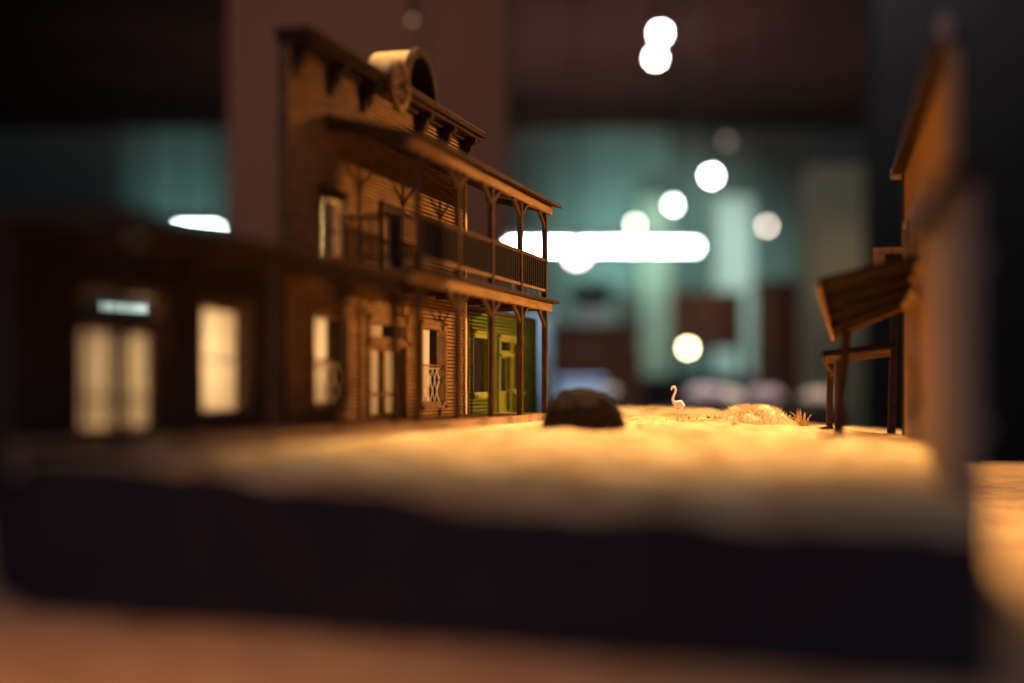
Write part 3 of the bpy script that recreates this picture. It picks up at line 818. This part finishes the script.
# furniture in the far part of the room
def cabinet(px0, px1, py0, D, depth, m, label, nd=2):
    a = at(px0, 0, D); b = at(px1, py0, D); w = b.x-a.x; h = b.z
    t = thing('cabinet', label, 'cabinet', ((a.x+b.x)/2, D, 0), 0, 'cabinets in the background')
    MB().box(-w/2, w/2, 0, depth, .06, h).build('body', m, t, bevel=.01)
    MB().box(-w/2+.03, w/2-.03, .03, depth-.02, 0, .06).build('plinth', 'blackw', t)
    MB().box(-w/2-.02, w/2+.02, -.02, depth, h, h+.03).build('top', m, t, bevel=.008)
    for k in range(nd):
        x0 = -w/2+.02+(w-.04)*k/nd; x1 = -w/2+.02+(w-.04)*(k+1)/nd-.01
        d = MB().box(x0, x1, -.02, 0, .1, h-.04).build('door', m, t, bevel=.006)
        MB().tube([(x1-.04,-.035,h*.5),(x1-.04,-.035,h*.5+.12)], .008, 8).build('handle', 'metal', d)
    return t
cabinet(552, 640, 330, 7.0, .5, 'redwood', 'red brown cabinet behind the boulder', 3)
cabinet(770, 845, 285, 7.5, .5, 'redwood', 'tall dark red brown cabinet left of the beige column', 2)
cabinet(640, 760, 380, 9.0, .5, 'blackw', 'long low black cabinet far behind the flamingo', 4)
def crate(px0, px1, py0, py1, D, depth, m, name, label, cat):
    a = at(px0, py1, D); b = at(px1, py0, D); w = b.x-a.x; h = b.z-a.z
    t = thing(name, label, cat, ((a.x+b.x)/2, D, a.z))
    MB().box(-w/2, w/2, 0, depth, 0, h*.86).build('box', m, t, bevel=.01)
    MB().box(-w/2-.01, w/2+.01, -.01, depth+.01, h*.86, h).build('lid', m, t, bevel=.008)
    return t
tpz = at(0,330,7.0).z+.03
def boxz(px0, px1, D, z0, h, depth, m, name, label, cat):
    a = at(px0,0,D); b = at(px1,0,D); w = b.x-a.x
    t = thing(name, label, cat, ((a.x+b.x)/2, D, z0), 0, 'boxes in the background')
    MB().box(-w/2, w/2, 0, depth, 0, h*.8).build('box', m, t, bevel=.01)
    MB().box(-w/2-.01, w/2+.01, -.01, depth+.01, h*.8, h).build('lid', m, t, bevel=.008)
boxz(583, 607, 7.1, tpz, .115, .25, 'white', 'storage_box', 'white box on the red brown cabinet', 'box')
boxz(576, 613, 7.05, tpz+.115, .09, .3, 'blackw', 'storage_box', 'black box stacked on the white box', 'box')
boxz(620, 636, 7.1, tpz, .16, .2, 'pale', 'storage_box', 'pale green box at the right end of the red brown cabinet', 'box')
# counter with pale things behind the ground edge
def table(px0, px1, py, D, depth, m, label):
    a = at(px0,0,D); b = at(px1,py,D); w = b.x-a.x; h = b.z
    t = thing('table', label, 'table', ((a.x+b.x)/2, D, 0), 0, 'dark tables in the background')
    MB().box(-w/2, w/2, 0, depth, h-.04, h).build('tabletop', m, t, bevel=.006)
    for sx in (-1,1):
        for y in (.05, depth-.05):
            MB().box(sx*(w/2-.05)-.025, sx*(w/2-.05)+.025, y-.025, y+.025, 0, h-.04).build('leg', 'blackw', t)
    return h
h1 = table(545, 625, 400, 4.2, .6, 'blackw', 'dark table behind the boulder, in front of the red brown cabinet')
h2 = table(690, 850, 412, 3.6, .7, 'blackw', 'dark table behind the straw mound')
boxz(560, 602, 4.3, h1, .065, .25, 'bluew', 'plastic_box', 'pale blue white box on the dark table behind the boulder', 'box')
def bowl(px, D, h, r, m, label):
    a = at(px,0,D); t = thing('bowl', label, 'bowl', (a.x, D+.2, h), 0, 'heaped bowls on the dark tables')
    MB().lathe([(r*.4,0),(r*.5,.012),(r*.85,r*.45),(r,r*.8),(r*.93,r*.8),(r*.78,r*.45),(r*.4,.02)], seg=28).build('body', m, t, True)
    mb = MB(); bmesh.ops.create_uvsphere(mb.bm, u_segments=20, v_segments=12, radius=r*.9)
    for v in mb.bm.verts: v.co.z = v.co.z*.5+r*.72
    mb.build('filling', m, t, True)
bowl(779, 3.6, h2, .055, 'mauve', 'mauve heaped bowl behind the straw mound')
bowl(716, 3.6, h2, .060, 'mauve', 'mauve heaped bowl right of the flamingo')
bowl(835, 3.6, h2, .050, 'cream', 'cream heaped bowl behind the small porch')
bowl(612, 4.3, h1, .035, 'cream', 'cream heaped bowl beside the pale blue white box')
cabinet(506, 549, 318, 8.0, .4, 'bluew', 'pale blue cabinet showing between veranda posts and green house', 1)
bowl(740, 3.8, h2, .05, 'cream', 'cream heaped bowl between the two mauve ones')
# chair with dark back
def chair(px, D, py0, m, label):
    a = at(px,0,D); top = at(px,py0,D).z
    t = thing('chair', label, 'chair', (a.x, D, 0), 0, 'chairs in the background'); w = .21
    MB().box(-w,w,-.2,.2,.44,.48).build('seat', m, t, bevel=.01)
    MB().box(-w,w,.18,.215,top-.34,top).build('backrest', m, t, bevel=.02)
    for sx in (-1,1):
        MB().box(sx*(w-.02)-.018,sx*(w-.02)+.018,-.19,-.155,0,.44).build('leg', 'blackw', t)
        MB().box(sx*(w-.02)-.018,sx*(w-.02)+.018,.18,.215,0,top-.3).build('leg', 'blackw', t)
chair(712, 8.0, 288, 'redwood', 'high backed dark red chair before the whitish pilaster')
chair(598, 6.2, 345, 'redwood', 'red brown chair in front of the cabinet behind the boulder')

# ------------------------------------------------------------------ lights
def spot(name, loc, tgt, w, col, deg, blend, r=.03):
    l = bpy.data.lights.new(name, 'SPOT'); l.energy = w; l.color = col; l.spot_size = math.radians(deg); l.spot_blend = blend; l.shadow_soft_size = r
    o = bpy.data.objects.new(name, l); C.objects.link(o); o.location = loc
    o.rotation_euler = (Vector(tgt)-Vector(loc)).to_track_quat('-Z','Y').to_euler(); return o
def area(name, loc, tgt, w, col, sx, sy):
    l = bpy.data.lights.new(name, 'AREA'); l.energy = w; l.color = col; l.shape = 'RECTANGLE'; l.size = sx; l.size_y = sy
    o = bpy.data.objects.new(name, l); C.objects.link(o); o.location = loc
    o.rotation_euler = (Vector(tgt)-Vector(loc)).to_track_quat('-Z','Y').to_euler(); return o
WARM = (1,.66,.34)
spot('street_spot', (.38,1.75,ZC+2.1), (.07,.82,ZC), 860, (1,.63,.28), 16.5, .95, .03)
spot('facade_spot', (1.36,1.30,ZC+.17), (-.01,.93,ZC+.06), 150, (1,.50,.17), 19, .95, .03)
spot('right_spot', (-.9,1.7,ZC+1.5), (.22,.70,ZC+.05), 90, (1,.55,.24), 16, .8, .03)
spot('table_spot', (1.1,2.4,ZC+1.7), (.50,1.18,TZ), 330, (1,.58,.22), 15, .9, .04)
spot('front_spot', (-.35,.10,ZC+1.9), (-.12,.27,TZ), 75, (1,.42,.16), 12, 1, .05)
spot('pillar_spot', (-.2,1.6,ZC+1.9), (-.45,3.0,ZC+.25), 26, (1,.46,.24), 50, 1, .1)
spot('back_glow_fill', (.85,10.6,1.3), (.85,12,2.25), 150, (.55,1,.88), 50, 1, .2)  # added fill, makes the teal glow patch on the wall
spot('back_lower_fill', (1.5,9.6,2.9), (1.4,12,1.5), 210, (.66,1,.86), 65, 1, .2)  # added fill to brighten the lower back wall, no shelf there
spot('left_glow_fill', (-2.75,10.9,1.7), (-2.75,12,2.5), 40, (.55,1,.90), 50, 1, .2)  # added fill, makes the teal patch left of the pillar
spot('ceiling_fill', (.4,8.6,.9), (.4,9.4,3.05), 130, (1,.60,.52), 150, 1, .2)  # unseen uplight added to lift the dark ceiling
spot('column_fill', (1.35,5.5,1.5), (1.5,6.5,1.40), 9, (1,.80,.48), 34, 1, .1)  # unseen fill added to warm the lower column
area('room_light', (.9,4.4,2.95), (1.0,6.6,.6), 30, (.85,.95,.95), 1.2, .6)
spot('counter_fill', (.2,3.0,2.9), (.25,4.4,.8), 260, (.75,.85,1), 40, .8, .1)  # unseen bluish fill added to brighten the pale blue box
spot('bowl_fill', (.9,2.6,2.9), (.62,3.8,.8), 170, (1,.75,.70), 34, .8, .1)  # unseen fill added to brighten the bowls
w = bpy.data.worlds.new('World'); SC.world = w; w.use_nodes = True
bg = w.node_tree.nodes['Background']; bg.inputs[0].default_value = (.52,.48,.68,1); bg.inputs[1].default_value = .34

# ------------------------------------------------------------------ camera
cam = bpy.data.cameras.new('camera'); co_ = bpy.data.objects.new('camera', cam); C.objects.link(co_)
co_.location = (0,0,ZC); co_.rotation_euler = (math.pi/2,0,0)
cam.lens = 50; cam.sensor_width = 36; cam.shift_y = (HY-341.5)/1024
cam.clip_start = .01; cam.clip_end = 60
cam.dof.use_dof = True; cam.dof.focus_distance = .97; cam.dof.aperture_fstop = 2.35
SC.camera = co_
vs = SC.view_settings
vs.view_transform = 'Standard'; vs.look = 'None'; vs.exposure = 0; vs.gamma = 1; vs.use_curve_mapping = False
SC.cycles.use_denoising = True
